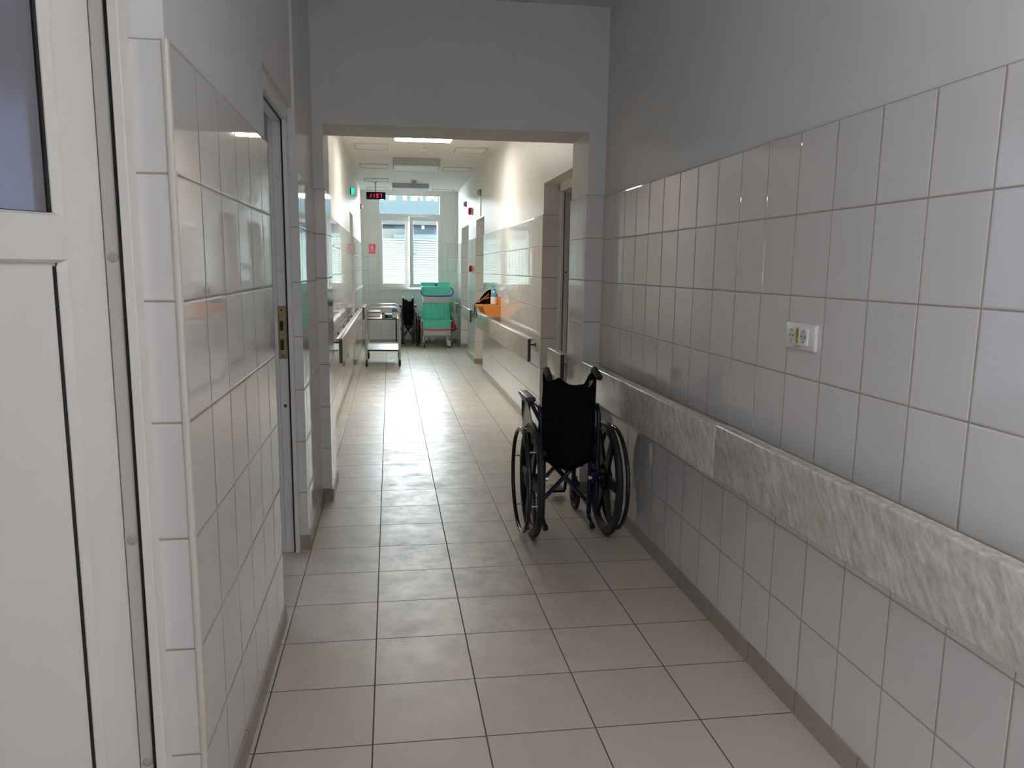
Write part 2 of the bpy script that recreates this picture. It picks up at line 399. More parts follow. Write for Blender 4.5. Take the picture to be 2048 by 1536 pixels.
wr = MB()
seg(wr, XR, 1.60, -2.8, YP0+.02, ZT, ZC)
seg(wr, XR2, 1.50, YP1-.02, 5.33, ZT+.009, ZCF, 2, 3); seg(wr, XR2, 1.50, 6.34, 10.40, ZT+.009, ZCF, 2, 3)
seg(wr, XR2, 1.50, 11.36, 12.46, ZT+.009, ZCF, 2, 3); seg(wr, XR2, 1.50, 13.70, YE+.1, ZT+.009, ZCF, 2, 3)
for a, b in ((5.31, 6.36), (10.38, 11.38), (12.44, 13.72)): wr.box(XR2+IN, 1.50, a, b, 2.04, ZCF+.02, 3)
struct(wr.build('wall_right', [M_TR, PLASTER, M_TRF, PLASTERF]))

wp = MB()
wp.box(-.70, -.352, YP0, YP1, 0, 1.797, 0); wp.box(-.70, -.358, YP0+IN, YP1-IN, 1.79, 2.83, 1)
wp.box(1.145, 1.60, YP0, YP1, 0, 1.797, 0); wp.box(1.151, 1.60, YP0+IN, YP1-IN, 1.79, 2.83, 1)
wp.box(-.358, 1.151, YP0+IN, YP1-IN, 2.148, 2.83, 1)
struct(wp.build('wall_portal', [tile_mat('glazed_tile_portal', 1, 4.80, .2035, 1.797-.2465*7, PV, TB, TG), PLASTER]))

we = MB()
WX0, WX1, WZ0, WZ1 = -.205, .945, .995, 2.66
for (a, b, c, d) in ((-.8, WX0, 0, 1.80), (WX1, 1.6, 0, 1.80), (WX0, WX1, 0, WZ0)): we.box(a, b, YE, YE+.28, c, d, 0)
for (a, b, c, d) in ((-.8, WX0, 1.79, 2.85), (WX1, 1.6, 1.79, 2.85), (WX0, WX1, WZ1, 2.85)): we.box(a, b, YE+IN, YE+.28, c, d, 1)
struct(we.build('wall_end', [M_TE, PLASTERF]))

wb = MB()  # rear of the corridor, behind the camera, with an opening added for daylight
for (a, b, c, d) in ((-.8, -.2, 0, ZC), (1.0, 1.8, 0, ZC), (-.2, 1.0, 0, .7), (-.2, 1.0, 2.3, ZC)): wb.box(a, b, -1.3, -1.1, c, d, 0)
struct(wb.build('wall_rear', [PLASTER]))
# side room behind the two left doorways
wsr = MB()
wsr.box(-3.4, -.58, -.2, 0, 0, ZC, 0); 
wsr.box(-3.4, -3.2, 0, 5.2, 0, ZC, 0)
for (a, b, c, d) in ((-3.2, -2.17, 0, ZC), (-.95, -.58, 0, ZC), (-2.17, -.95, 0, .5), (-2.17, -.95, 2.5, ZC)): wsr.box(a, b, 5.0, 5.2, c, d, 0)
struct(wsr.build('wall_side_room', [PLASTER]))
# closed ends behind the doorways of the far corridor
wc = MB()
wc.box(1.50, 3.4, 5.0, 5.1, 0, ZCF, 0); wc.box(1.50, 3.4, 7.6, 7.7, 0, ZCF, 0); wc.box(3.3, 3.4, 5.1, 7.6, 0, ZCF, 0)
wc.box(1.50, 1.56, 10.2, 13.9, 0, ZCF, 0); wc.box(-.82, -.76, 10.2, 11.5, 0, ZCF, 0)
struct(wc.build('wall_rooms', [PLASTERF]))

# translucent sheets in added, unseen openings, setting how much skylight enters
def added_blind(name, col, x0, x1, y0, y1, z0, z1):
    o = struct(MB().box(x0, x1, y0, y1, z0, z1).build(name, film_mat(name+'_cloth', col, .85)))
added_blind('added_window_rear', (.27, .26, .25), -.2, 1.0, -1.2, -1.198, .7, 2.3)  # added light source behind the camera, for surfaces facing the rear
added_blind('added_window_near', (.70, .70, .72), -.60, -.598, -1.08, -.22, .3, 2.5)  # added opening left behind the camera, lights the right wall and floor
added_blind('added_window_side', (.15, .18, .225), -2.17, -.95, 5.1, 5.102, .5, 2.5)  # added side room opening, bluish light for the doorways and satin pane

def skirt(name, runs):
    b = MB()
    for (x0, x1, y0, y1) in runs: b.box(x0, x1, y0, y1, 0, .072, 0)
    struct(b.build(name, SKIRT))
t_ = .009
skirt('baseboard_left', [(XL, XL+t_, -2.6, .78), (XL, XL+t_, 1.69, 2.974), (-.60, XL, 2.965, 2.974), (-.45, -.399, 3.781, 3.79), (-.408, -.399, 3.79, YP0-.01),
                         (-.408, -.343, YP0-.009, YP0), (-.352, -.343, YP0, YP1+t_), (XL2, XL2+t_, YP1+t_, 10.42), (-.70, XL2+t_, 11.291, 11.30), (XL2, XL2+t_, 11.30, YE)])
skirt('baseboard_right', [(XR-t_, XR, -2.6, YP0-t_), (1.136, XR, YP0-t_, YP0), (1.136, 1.145, YP0, YP1+t_), (XR2-t_, XR2, YP1+t_, 5.33), (XR2-t_, 1.50, 6.331, 6.34), (XR2-t_, XR2, 6.34, 10.40),
                          (XR2-t_, 1.50, 11.351, 11.36), (XR2-t_, XR2, 11.36, 12.46), (XR2-t_, 1.50, 13.691, 13.70), (XR2-t_, XR2, 13.70, YE)])
skirt('baseboard_end', [(XL2+t_, XR2-t_, YE-t_, YE)])
skirt('baseboard_side_room', [(-.60, -.5, 3.99, 4.0)])
# white corner bead on the near end of the left wall
tb = MB(); tb.rbox(XL-.013, XL+.002, 1.684, 1.70, 0, 1.803, .006, 3); struct(tb.build('trim_1', pm('corner_bead', (.66, .635, .575), .3), smooth=40))
tb = MB(); tb.box(XL2, XL2+.012, 11.31, YE, 1.03, 1.05); tb.box(-.45, 1.2, YE-.012, YE, .795, .83); struct(tb.build('trim_2', WHITEPL))

# ------------------------------------------------------------------ end window
win = struct(bpy.data.objects.new('window_1', None)); COL.objects.link(win); win.location = (0, YE, 0)
YF = .05
f = MB()
f.box(WX0, WX1, YF-.04, YF+.03, WZ0, WZ0+.045); f.box(WX0, WX1, YF-.04, YF+.03, WZ1-.03, WZ1)
f.box(WX0, WX0+.045, YF-.04, YF+.03, WZ0+.045, WZ1-.03); f.box(WX1-.045, WX1, YF-.04, YF+.03, WZ0+.045, WZ1-.03)
f.box(WX0+.045, WX1-.045, YF-.04, YF+.03, 2.245, 2.31)
f.box(WX0-.01, WX1+.01, -.055, .0, WZ0-.02, WZ0+.004)
f.build('window_frame', PVC, win)
g = MB(); g.box(WX0+.045, WX1-.045, YF, YF+.006, 2.31, WZ1-.03); g.build('pane', GLASS, win)
def sash(w, h, hinge_left):
    """a casement in its own frame: x from the hinge"""
    s = 1 if hinge_left else -1; o = struct(bpy.data.objects.new('sash', None)); COL.objects.link(o); o.parent = win; del o['kind']
    b = MB(); st = .068
    for (x0, x1, z0, z1) in ((0, w, 0, st), (0, w, h-st, h), (0, st, st, h-st), (w-st, w, st, h-st)): b.rbox(min(s*x0, s*x1), max(s*x0, s*x1), -.03, .03, z0, z1, .005, 1)
    b.build('sash_frame', PVC, o)
    q = MB(); q.box(min(s*st, s*(w-st)), max(s*st, s*(w-st)), -.004, .002, st, h-st); q.build('pane', GLASS, o)
    q = MB(); z = st; n = 0; top = st+.80; p = .80/19
    for i in range(19): q.box(min(s*st, s*(w-st)), max(s*st, s*(w-st)), -.0065, -.0045, st+i*p+.004, st+(i+1)*p-.007)
    q.build('striped_film', FILM, o, label='white frosted stripes on the lower pane')
    return o
s1 = sash(.535, 1.235, True); s1.location = (WX0+.02, YF-.03, 1.02)
s2 = sash(.60, 1.235, False); s2.location = (WX1-.02, YF-.03, 1.02); s2.rotation_euler = (0, 0, math.radians(17))
hd = MB(); hd.rbox(-.585, -.565, -.045, -.03, .56, .62, .004); hd.rbox(-.58, -.47, -.06, -.045, .58, .60, .006); hd.build('window_handle', WHITEPL, s2)
st = MB(); st.rbox(-.37, -.32, -.012, -.006, 1.03, 1.09, .002, 1); st.rbox(-.352, -.342, -.014, -.012, 1.055, 1.068, .001, 1, 1); st.build('sticker', [film_mat('sticker_paper', (.8, .8, .78), .9), INK], s2)

# ------------------------------------------------------------------ outdoors, past the window
bl = thing('apartment_building', 'pale blue hazy facade seen through the end window', 'building', (0, 42, -6))
b = MB(); b.box(-14, 16, 0, 8, 0, 10.80)
x = -13.8
while x < 15.5:
    w = random.uniform(.10, .45); b.box(x, x+w, .02, .5, 10.80, 10.80+random.uniform(.1, .5)); x += w+random.uniform(.05, .35)
b.build('wall', BUILD, bl)
for i in range(14):
    for j, z in enumerate((1.6, 5.0, 8.5)):
        q = MB(); x0 = -13+i*2.05; q.box(x0, x0+.95, -.05, .05, z, z+1.2); q.build('window', BWIN, bl)
q = MB(); q.box(-14, 16, -.3, 0, 9.55, 9.7); q.build('ledge', BUILD2, bl)
sh = thing('shed', 'low grey building with a flat roof beyond the end window', 'building', (0, 30, -5))
q = MB(); q.box(-9, .55, 0, 5, 0, 7.78); q.box(.55, 11, .4, 5, 0, 7.62); q.build('wall', BUILD2, sh)
q = MB(); q.box(.15, 2.6, -.6, .4, 7.42, 7.56); q.build('awning', BUILD, sh)
gd = MB(); gd.box(-40, 40, 15.5, 80, -6.3, -6); tag(gd.build('courtyard_ground', BUILD2), 'paved yard far below the end window', 'ground'); bpy.data.objects['courtyard_ground']['kind'] = 'structure'

# ------------------------------------------------------------------ doors
def empty_struct(name, loc=(0, 0, 0), rz=0):
    o = bpy.data.objects.new(name, None); COL.objects.link(o); o.location = loc; o.rotation_euler = (0, 0, rz); o['kind'] = 'structure'; return o
def jamb(b, s, x, yface, z1, d=1, mi=0):
    """far jamb: lip nearest the corridor, dark gasket, rebate strip. s=-1 left wall, +1 right"""
    b[0].rbox(min(x, x+s*.019), max(x, x+s*.019), yface-.052*d, yface, 0, z1, .002, 1)
    b[1].box(min(x+s*.019, x+s*.027), max(x+s*.019, x+s*.027), yface-.040*d, yface, 0, z1)
    b[0].box(min(x+s*.027, x+s*.066), max(x+s*.027, x+s*.066), yface-.030*d, yface, 0, z1)
# door 1: ajar leaf at the left edge of the view
d1 = empty_struct('door_1')
fr, gk = MB(), MB()
fr.rbox(-.512, -.493, 1.636, 1.69, 0, 2.07, .002, 1); fr.box(-.56, -.512, 1.668, 1.69, 0, 2.07)
fr.box(-.56, -.493, .80, 1.636, 2.0, 2.07); fr.box(-.56, -.493, .78, .83, 0, 2.0)
fr.build('door_frame', PVC, d1)
q = MB(); q.box(-.549, -.521, 1.654, 1.668, 0, 2.05); q.build('rebate_strip', PVCD, d1)
gk.box(-.5215, -.512, 1.648, 1.668, 0, 2.05); gk.build('gasket', BLACK, d1)
for z in (1.382, .805, .30, 1.90):
    q = MB(); q.lathe([(.0105, 0), (.0105, -.001), (.0085, -.003), (.004, -.0036)], (-.5355, 1.654, z), 24, axis=1); q.build('screw_cap', CAP, d1, smooth=40)
lf = bpy.data.objects.new('door_leaf', None); COL.objects.link(lf); lf.parent = d1
TH = math.radians(33)
lf.location = (-.551, 1.660, 0); lf.rotation_euler = (0, 0, math.atan2(-math.cos(TH), -math.sin(TH)))
LW = .86
# local: x along the leaf from the hinge, y: the corridor face is +y
q = MB()
q.rbox(0, .082, -.06, 0, .01, 2.04, .003, 1); q.rbox(LW-.10, LW, -.06, 0, .01, 2.04, .003, 1)
q.box(.082, LW-.10, -.06, 0, 1.376, 1.455); q.box(.082, LW-.10, -.06, 0, .01, .13); q.box(.082, LW-.10, -.06, 0, 1.95, 2.04)
q.build('leaf_frame', PVC, lf)
q = MB()
for (z0, z1, zb) in ((.13, 1.376, 0), (1.455, 1.95, 1)):
    q.hexa([(.082, -.012, z0), (.097, -.012, z0+.006), (.097, -.02, z0+.006), (.082, -.02, z0)], [(.082, -.001, z0), (.097, -.010, z0+.006), (.097, -.010, z1-.006), (.082, -.001, z1)])
    q._add([(.082, -.001, z0), (.098, -.012, z0+.012), (.098, -.012, z1-.012), (.082, -.001, z1)], [(0, 1, 2, 3)])
    q._add([(.082, -.001, z0), (.098, -.012, z0+.006), (LW-.1, -.012, z0+.006), (LW-.1, -.001, z0)], [(0, 1, 2, 3)])
    q._add([(.082, -.001, z1), (.098, -.012, z1-.006), (LW-.1, -.012, z1-.006), (LW-.1, -.001, z1)], [(0, 1, 2, 3)])
q.build('glazing_bead', PVC, lf)
q = MB(); q.box(.098, .1045, -.018, -.0115, .142, 1.364); q.box(.098, .104, -.018, -.0115, 1.462, 1.94); q.box(.1, LW-.1, -.018, -.0115, 1.459, 1.462); q.build('gasket', BLACK, lf)
q = MB(); q.box(.098, LW-.1, -.04, -.014, .13, 1.376); q.build('door_panel', PVC, lf)
q = MB(); q._add([(.098, -.018, 1.455), (LW-.1, -.018, 1.455), (LW-.1, -.018, 1.95), (.098, -.018, 1.95)], [(0, 1, 2, 3)]); q._add([(.098, -.024, 1.455), (LW-.1, -.024, 1.455), (LW-.1, -.024, 1.95), (.098, -.024, 1.95)], [(0, 1, 2, 3)]); q.build('pane', SATIN, lf, label='frosted glass pane')
# door 2: empty frame with a brass strike plate
d2 = empty_struct('door_2')
b0, b1 = MB(), MB(); jamb((b0, b1), -1, -.447, 3.79, 2.03)
b0.box(-.513, -.447, 2.965, 3.79, 2.008, 2.07); b0.box(-.513, -.447, 2.965, 3.0, 0, 2.03); b0.box(-.530, -.514, 3.755, 3.79, 0, 2.03)
b0.build('door_frame', PVC, d2)
b1.box(-.518, -.5135, 3.765, 3.79, 0, 2.0); b1.box(-.470, -.466, 3.0, 3.75, 2.0, 2.01); b1.build('gasket', BLACK, d2)
for z in (1.76, 1.345, .72, .225):
    q = MB(); q.lathe([(.008, 0), (.008, -.0015), (.005, -.004), (.002, -.005)], (-.494, 3.760, z), 20, axis=1); q.build('screw_cap', WHITEPL if z != .72 else DKSTEEL, d2, smooth=40)
q = MB(); q.rbox(-.512, -.478, 3.748, 3.760, .945, 1.187, .002, 1); q.build('strike_plate', BRASS, d2, label='brass strike plate')
sp = d2.children[-1]
q = MB(); q.box(-.505, -.489, 3.7465, 3.7482, 1.075, 1.120); q.box(-.505, -.489, 3.7465, 3.7482, .985, 1.035)
q.cyl((-.495, 3.7465, 1.17), (-.495, 3.748, 1.17), .0045); q.cyl((-.495, 3.7465, .958), (-.495, 3.748, .958), .0045); q.cyl((-.495, 3.7465, 1.055), (-.495, 3.748, 1.055), .003); q.build('latch_hole', BLKPL, sp)
# door 3: frame of the first doorway past the portal, right hand
d3 = empty_struct('door_3')
b0, b1 = MB(), MB(); jamb((b0, b1), 1, 1.362, 6.34, 1.99)
b0.box(1.347, 1.362, 6.32, 6.34, 0, 2.04); b0.box(1.347, 1.44, 5.33, 6.34, 1.975, 2.04); b0.box(1.362, 1.428, 5.33, 5.38, 0, 1.98); b0.build('door_frame', PVC, d3)
b1.build('gasket', BLACK, d3)
for z, m_ in ((1.80, WHITEPL), (1.345, BLKPL), (.86, WHITEPL)):
    q = MB(); q.lathe([(.007, 0), (.007, -.0015), (.004, -.004), (.002, -.005)], (1.41, 6.31, z), 18, axis=1); q.build('screw_cap', m_, d3, smooth=40)
lf3 = MB(); lf3.rbox(1.43, 2.25, 6.34, 6.39, .01, 1.97, .003, 1); lf3.build('door_leaf', PVC, d3)
# plain closed leaves deep in the far doorways
for i, (x, y0, y1) in enumerate(((1.44, 10.40, 11.36), (1.44, 12.46, 13.70), (-.72, 10.42, 11.30))):
    d = empty_struct('door_%d' % (i+4)); q = MB(); q.rbox(x, x+.045, y0+.04, y1-.04, .01, 1.99, .004, 1); q.build('door_leaf', PVC, d)
    q = MB(); s = -1 if x > 0 else 1; xf = x if x > 0 else x+.045
    q.rbox(min(xf, xf+s*.02), max(xf, xf+s*.02), y0+.08, y0+.11, .98, 1.12, .003, 1); q.rbox(min(xf+s*.02, xf+s*.05), max(xf+s*.02, xf+s*.05), y0+.08, y0+.2, 1.04, 1.06, .004, 1); q.build('door_handle', STEEL, d)

# ------------------------------------------------------------------ crash rails
def rail(label, side, xf, y0, y1, z0, z1, brackets, wallx, joint=None):
    t = thing('wall_guard_rail', label, 'rail', (xf, y0, z0), 0, 'laminate bumper rails along the corridor walls'); s = side; L = y1-y0; h = z1-z0; th = .028
    spans = [(0, L)] if not joint else [(0, joint-y0-.002), (joint-y0+.002, L)]
    for i, (a, c) in enumerate(spans):
        dz = 0 if i == 0 else -.008
        q = MB(); X0, X1 = min(0, s*th), max(0, s*th)
        q.rbox(X0, X1, a, c, dz, h+dz, .005, 3); X2 = s*.048; q.box(min(s*.012, X2), max(s*.012, X2), a, c, h-.020+dz, h-.003+dz)
        q.build('board', MARBLE, t, smooth=50)
    for (ya, yb_, za) in ((-.0015, 0, .004), (L, L+.0015, -.002)):
        q = MB(); q.box(min(s*.001, s*.027), max(s*.001, s*.027), ya, yb_, za, h-.008); q.build('end_cap', DKSTEEL, t)
    gap = abs(wallx-xf)
    for yb in brackets:
        q = MB(); y = yb-y0; e = s*(gap-.001)
        q.box(min(s*.028, s*.034), max(s*.028, s*.034), y-.02, y+.02, h*.35, h*.85)
        q.cyl((s*.03, y, h*.6), (e-s*.004, y, h*.6), .007, n=12); q.cyl((e-s*.006, y, h*.6), (e, y, h*.6), .018, n=16)
        q.box(min(s*.05, s*.058), max(s*.05, s*.058), y-.012, y+.012, h*.35, h*.62)
        q.build('bracket', STEEL if s > 0 and y0 < 6 else DKSTEEL, t, smooth=40)
    return t
rail('long marble-patterned bumper rail beside the wheelchair, below the socket', 1, 1.112, .35, 4.50, .655, .842, (.9, 2.1, 3.3, 4.35), XR, joint=2.555)
rail('short bumper rail just past the portal, behind the near wheelchair', 1, 1.100, 5.03, 5.46, .650, .822, (5.10, 5.2), XR2)
rail('pale bumper rail under the orange wall shelf', 1, 1.100, 6.28, 10.13, .622, .812, (6.55, 7.6, 8.6, 9.6), XR2)
rail('short bumper rail beside the red call point', 1, 1.100, 11.00, 12.15, .62, .80, (11.15, 12.0), XR2)
rail('bumper rail in the far right corner behind the cleaning cart', 1, 1.085, 13.25, 14.40, .61, .79, (13.4, 14.2), XR2)
rail('bumper rail on the left wall before the steel trolley', -1, -.362, 6.10, 10.62, .638, .832, (6.6, 7.5, 8.4, 9.3, 10.2), XL2)
rail('last bumper rail on the left wall, beside the steel trolley handle', -1, -.362, 11.38, 12.40, .63, .81, (11.5, 12.2), XL2)

# ------------------------------------------------------------------ socket
so = thing('wall_socket', 'white double wall socket with a yellow label strip, above the long rail', 'socket', (XR, 2.249, 1.173))
q = MB(); q.rbox(-.011, 0, -.088, .088, -.040, .040, .004, 3); q.rbox(-.0125, -.010, -.083, .083, -.035, .035, .002, 2); q.build('cover_plate', WHITEPL, so, smooth=40)
q = MB(); q.rbox(-.0165, -.012, -.052, .066, -.024, .028, .002, 2); q.build('insert', WHITEPL, so, smooth=40)
for y in (-.029, .040):
    q = MB(); q.lathe([(.0195, -.0168), (.0195, -.0175), (.0185, -.0178), (.0175, -.0170), (.0165, -.0166), (.003, -.0166)], (0, y, .002), 32, axis=0); q.build('outlet', LGREY, so, smooth=40)
    o = so.children[-1]; q = MB()
    for dz in (-.0095, .0095): q.cyl((-.0176, y+dz, .002), (-.0166, y+dz, .002), .0028, n=12)
    q.box(-.0178, -.0166, y-.003, y+.003, .018, .0215); q.box(-.0178, -.0166, y-.003, y+.003, -.0175, -.014); q.build('contact', DKSTEEL, o)
q = MB(); q.box(-.0172, -.0165, -.002, .0135, -.023, .0275); q.build('label_strip', YELLOW, so, label='yellow label strip')
text_mesh(None, 'lettering', 'A OEE', .0155, INK, so.children[-1], Tm(-.0174, .0055, .002) @ Rm(-PI/2, 'Z') @ Rm(PI/2, 'X') @ Rm(PI/2, 'Z') , .0002)
q = MB()
for i, w in enumerate((.006, .004, .006)): q.box(-.0127, -.0123, .022-i*.009-w, .022-i*.009, -.0325, -.0295)
q.build('maker_mark', INK, so)

# ------------------------------------------------------------------ wheelchair
def bez(p0, p1, p2, n=6):
    p0, p1, p2 = map(Vector, (p0, p1, p2)); return [((1-t)**2)*p0+2*t*(1-t)*p1+t*t*p2 for t in [i/n for i in range(n+1)]]
def wheelchair(label, loc, rz, hw, hp, pads, frame_m, name='wheelchair', letters=True):
    t = thing(name, label, 'wheelchair', loc, rz, None)
    R = .298
    for s in (-1, 1):
        w = MB()
        w.torus((s*hw, 0, R), .266, .013, 0, 72, 10, flat=1.1); w.torus((s*hw, 0, R), .252, .011, 0, 72, 8, flat=1.3)
        w.cyl((s*(hw-.030), 0, R), (s*(hw+.028), 0, R), .030, n=28); w.cyl((s*(hw-.008), 0, R), (s*(hw+.010), 0, R), .074, .066, n=32)
        for k in range(6):
            a = k*PI/3; M = Tm(s*hw, 0, R) @ Rm(a, 'X')
            w.hexa([(-.008, .045, -.034), (.008, .045, -.034), (.008, .258, -.019), (-.008, .258, -.019)], [(-.008, .045, .034), (.008, .045, .034), (.008, .258, .019), (-.008, .258, .019)], 0, M)
        wo = w.build('wheel', BLKPL, t, smooth=35)
        q = MB(); q.torus((s*hw, 0, R), R-.0165, .0165, 0, 96, 14, flat=.95); q.build('tyre', BLACK, wo, smooth=60)
        q = MB(); xr = s*(hw+(.056 if s < 0 else .045)); q.torus((xr, 0, R), .264, .0105, 0, 96, 12); q.build('push_rim', CHROMEBLK, wo, smooth=60)
        for k in range(6):
            q = MB(); a = k*PI/3+.26; q.cyl((s*(hw+.008), .262*math.cos(a), R+.262*math.sin(a)), (xr, .262*math.cos(a), R+.262*math.sin(a)), .0045, n=10)
            q.build('rim_stud', STEEL, wo, smooth=40)
        q = MB(); q.lathe([(.050, s*(hw+.022)), (.046, s*(hw+.028)), (.02, s*(hw+.036)), (.006, s*(hw+.037))], (0, 0, R), 28, axis=0); q.build('hub_cap', BLKPL, wo, smooth=40)
        q = MB(); q.cyl((s*(hp+.02), 0, R), (s*(hw-.02), 0, R), .0085, n=16); q.cyl((s*(hp-.004), .0, R), (s*(hp+.022), .0, R), .006, n=8); q.cyl((s*(hp-.016), .0, R), (s*(hp-.004), .0, R), .011, n=8); q.build('axle', STEEL, t, smooth=40)
        # side frame
        f = MB(); xs = s*hp; xo = s*(hp+.028)
        f.tube([(xs, .045, .09), (xs, .045, .80)], .0125, 12)                                   # back post
        f.tube([(xo, .0, .10), (xo, .0, .60)]+bez((xo, .0, .60), (xo, .0, .665), (xo, .06, .668))[1:]+[(xo, .30, .668)]+bez((xo, .30, .668), (xo, .36, .668), (xo, .365, .60))[1:]+[(xo, .365, .42)], .0115, 12)
        f.tube([(xs, .045, .42), (xs, .43, .425)], .0125, 12); f.tube([(xs, .045, .135), (xs, .40, .155)], .0125, 12)
        f.tube([(xs, .40, .10), (xs, .40, .50)], .0125, 12)
        f.tube([(xs, .43, .425)]+bez((xs, .43, .425), (xs, .50, .42), (xs, .52, .34))+[(xs, .60, .11)], .011, 12)
        f.box(min(xs, xo), max(xs, xo), -.012, .055, .27, .33); f.box(min(xs, xo)-.004, max(xs, xo)+.004, -.01, .05, .42, .45)
        f.build('side_frame', frame_m, t, smooth=50)
        # push handle and grip
        f = MB(); f.tube([(xs, .045, .80), (xs, .045, .835)]+bez((xs, .045, .835), (xs, .045, .868), (xs, .015, .864))[1:]+[(xs+s*.002, -.07, .842)], .0115, 12); ho = f.build('push_handle', BLKPL, t, smooth=50)
        f = MB(); gp = Vector((xs, .022, .8665)); ge = Vector((xs+s*.004, -.085, .834)); N = 16
        f.tube([gp+(ge-gp)*i/N for i in range(N+1)], .0, 16, rr=[.0135+(.0035 if 0 < i < N and i % 2 else .002 if 0 < i < N else 0) for i in range(N+1)]); f.build('grip', BLACK, ho, smooth=50)
        # rear tipping lever
        f = MB(); f.tube([(xs, .045, .10)]+bez((xs, .045, .10), (xs, .045, .065), (xs, .02, .068))+[(xs, -.03, .050)], .0105, 12); lo = f.build('tipping_lever', frame_m, t, smooth=50)
        f = MB(); f.cyl((xs, -.022, .053), (xs, -.045, .045), .0145, n=16); f.build('rubber_tip', BLACK, lo, smooth=50)
        # caster
        f = MB(); yc = .415; xc = s*(hp+.012)
        f.tube([(xc, .40, .20), (xc, .40, .155)], .010, 10); f.hexa([(xc-.022, yc-.012, .085), (xc-.017, yc-.012, .085), (xc-.017, yc+.012, .085), (xc-.022, yc+.012, .085)], [(xc-.022, .385, .165), (xc-.017, .385, .165), (xc-.017, .415, .165), (xc-.022, .415, .165)])
        f.hexa([(xc+.017, yc-.012, .085), (xc+.022, yc-.012, .085), (xc+.022, yc+.012, .085), (xc+.017, yc+.012, .085)], [(xc+.017, .385, .165), (xc+.022, .385, .165), (xc+.022, .415, .165), (xc+.017, .415, .165)])
        f.box(xc-.022, xc+.022, .385, .415, .158, .168); co = f.build('caster_fork', DKSTEEL, t)
        f = MB(); f.torus((xc, yc, .095), .078, .017, 0, 40, 12, flat=.75); f.cyl((xc-.012, yc, .095), (xc+.012, yc, .095), .030, n=20); f.box(xc-.005, xc+.005, yc-.075, yc+.075, .085, .105); f.box(xc-.005, xc+.005, yc-.010, yc+.010, .02, .17); f.build('caster_wheel', BLACK, co, smooth=50)
        # footrest
        f = MB(); f.tube([(xs, .58, .16), (xs, .62, .06)], .009, 10); f.rbox(min(xs, xs-s*.09), max(xs, xs-s*.09), .60, .74, .045, .06, .006, 2); f.build('footrest', BLKPL, t, smooth=50)
        # brake
        f = MB(); f.tube([(xo, .22, .44), (xo+s*.02, .27, .53)], .006, 8); f.cyl((xo+s*.02, .27, .53), (xo+s*.024, .285, .57), .011, n=12); f.box(min(xo, xo+s*.02), max(xo, xo+s*.02), .18, .28, .43, .445); f.build('brake_lever', DKSTEEL, t, smooth=50)
        if s in pads:
            M = Tm(s*.193 if hp > .1 else s*(hp+.05), 0, 0)
            f = MB(); f.rbox(-.026, .026, .055, .315, .690, .716, .009, 3, 0, M); f.box(-.012, .012, .08, .30, .672, .692, 0, M); po = f.build('armrest_pad', GREYPAD, t, smooth=50)
            f = MB(); f.tube([(xo, .0, .60), (s*.19 if hp > .1 else xo, .05, .680)], .011, 10); f.build('armrest_tube', frame_m, t, smooth=50); f = MB(); f.tube([(s*.193 if hp > .1 else xo, .30, .685), (s*.185 if hp > .1 else xo, .34, .60), (s*.17 if hp > .1 else xo, .35, .46)], .010, 10); f.build('armrest_tube', frame_m, t, smooth=50)
            if hp > .1:
                f = MB(); f.prism([(.07, .47), (.07, .595), (.20, .665), (.335, .672), (.345, .47)], 0, s*.183, s*.187); f.build('skirt_guard', SKIRTG, t)
        elif hp > .1:
            f = MB(); f.rbox(s*.134-.006, s*.134+.016, -.012, .012, .672, .692, .004, 2); f.build('armrest_socket', BLKPL, t)
    # cross brace
    f = MB()
    for y in (.10, .33):
        f.tube([(-hp, y, .145), (hp, y, .415)], .0115, 10); f.tube([(hp, y+.026, .145), (-hp, y+.026, .415)], .0115, 10)
    f.cyl((0, .085, .28), (0, .375, .28), .007, n=10); f.build('cross_brace', frame_m, t, smooth=50)
    # seat sling, half folded and sagging between its rails
    sag = .10 if hp > .1 else .16
    f = MB(); f.grid(lambda a, c: (-hp+2*hp*a, .05+.37*c, .438-sag*(1-(2*a-1)**2)*(.9+.1*math.sin(9*c))), 20, 10); f.build('seat', FABRIC, t, smooth=70, solid=.012)
    # backrest upholstery
    def top(a): 
        e = abs(2*a-1); z = .787+.055*max(0, e-.55)/.45
        if a < .5: z += .034*math.exp(-((a-.30)/.11)**2)+.012*math.exp(-((a-.10)/.06)**2)
        else: z += .026*math.exp(-((a-.88)/.06)**2)-.004*math.exp(-((a-.6)/.1)**2)
        return z
    def bot(a): 
        e = abs(2*a-1); return .395-.062*(1-e)**.8 if hp > .1 else .40-.03*(1-e)
    def back(a, c):
        e = 2*a-1; w = hp+.014
        return (w*e*(1-.03*(1-c)), .040-.030*(1-e*e)*(.6+.4*math.sin(PI*c))+.004*math.sin(14*c+5*a)-.006*math.exp(-((c-.55)/.02)**2)*(1-e*e), bot(a)+(top(a)-bot(a))*c)
    f = MB(); f.grid(back, 28, 36); bk = f.build('backrest', FABRIC, t, smooth=70, solid=.022)
    f = MB(); f.grid(lambda a, c: (hp*.62*(2*a-1), .006-.004*math.sin(PI*a)-.010*math.sin(PI*c), .36+.235*c-.004*math.sin(PI*a)), 14, 8); f.build('back_pocket', FABRIC, bk, smooth=70, solid=.008)
    if letters:
        text_mesh(None, 'lettering', 'JF.', .034, WHITEINK, bk, Tm(hp-.014, .009, .796) @ Rm(.23, 'Z') @ Rm(PI/2, 'X') @ Rm(.12, 'Z'), .0004, .2)
    return t
CHROMEBLK = pm('glossy_black_rim', (.02, .02, .024), .12)
GREYPAD = pm('dark_grey_pad', (.05, .05, .052), .38)
SKIRTG = pm('grey_skirt_plate', (.26, .25, .23), .3)
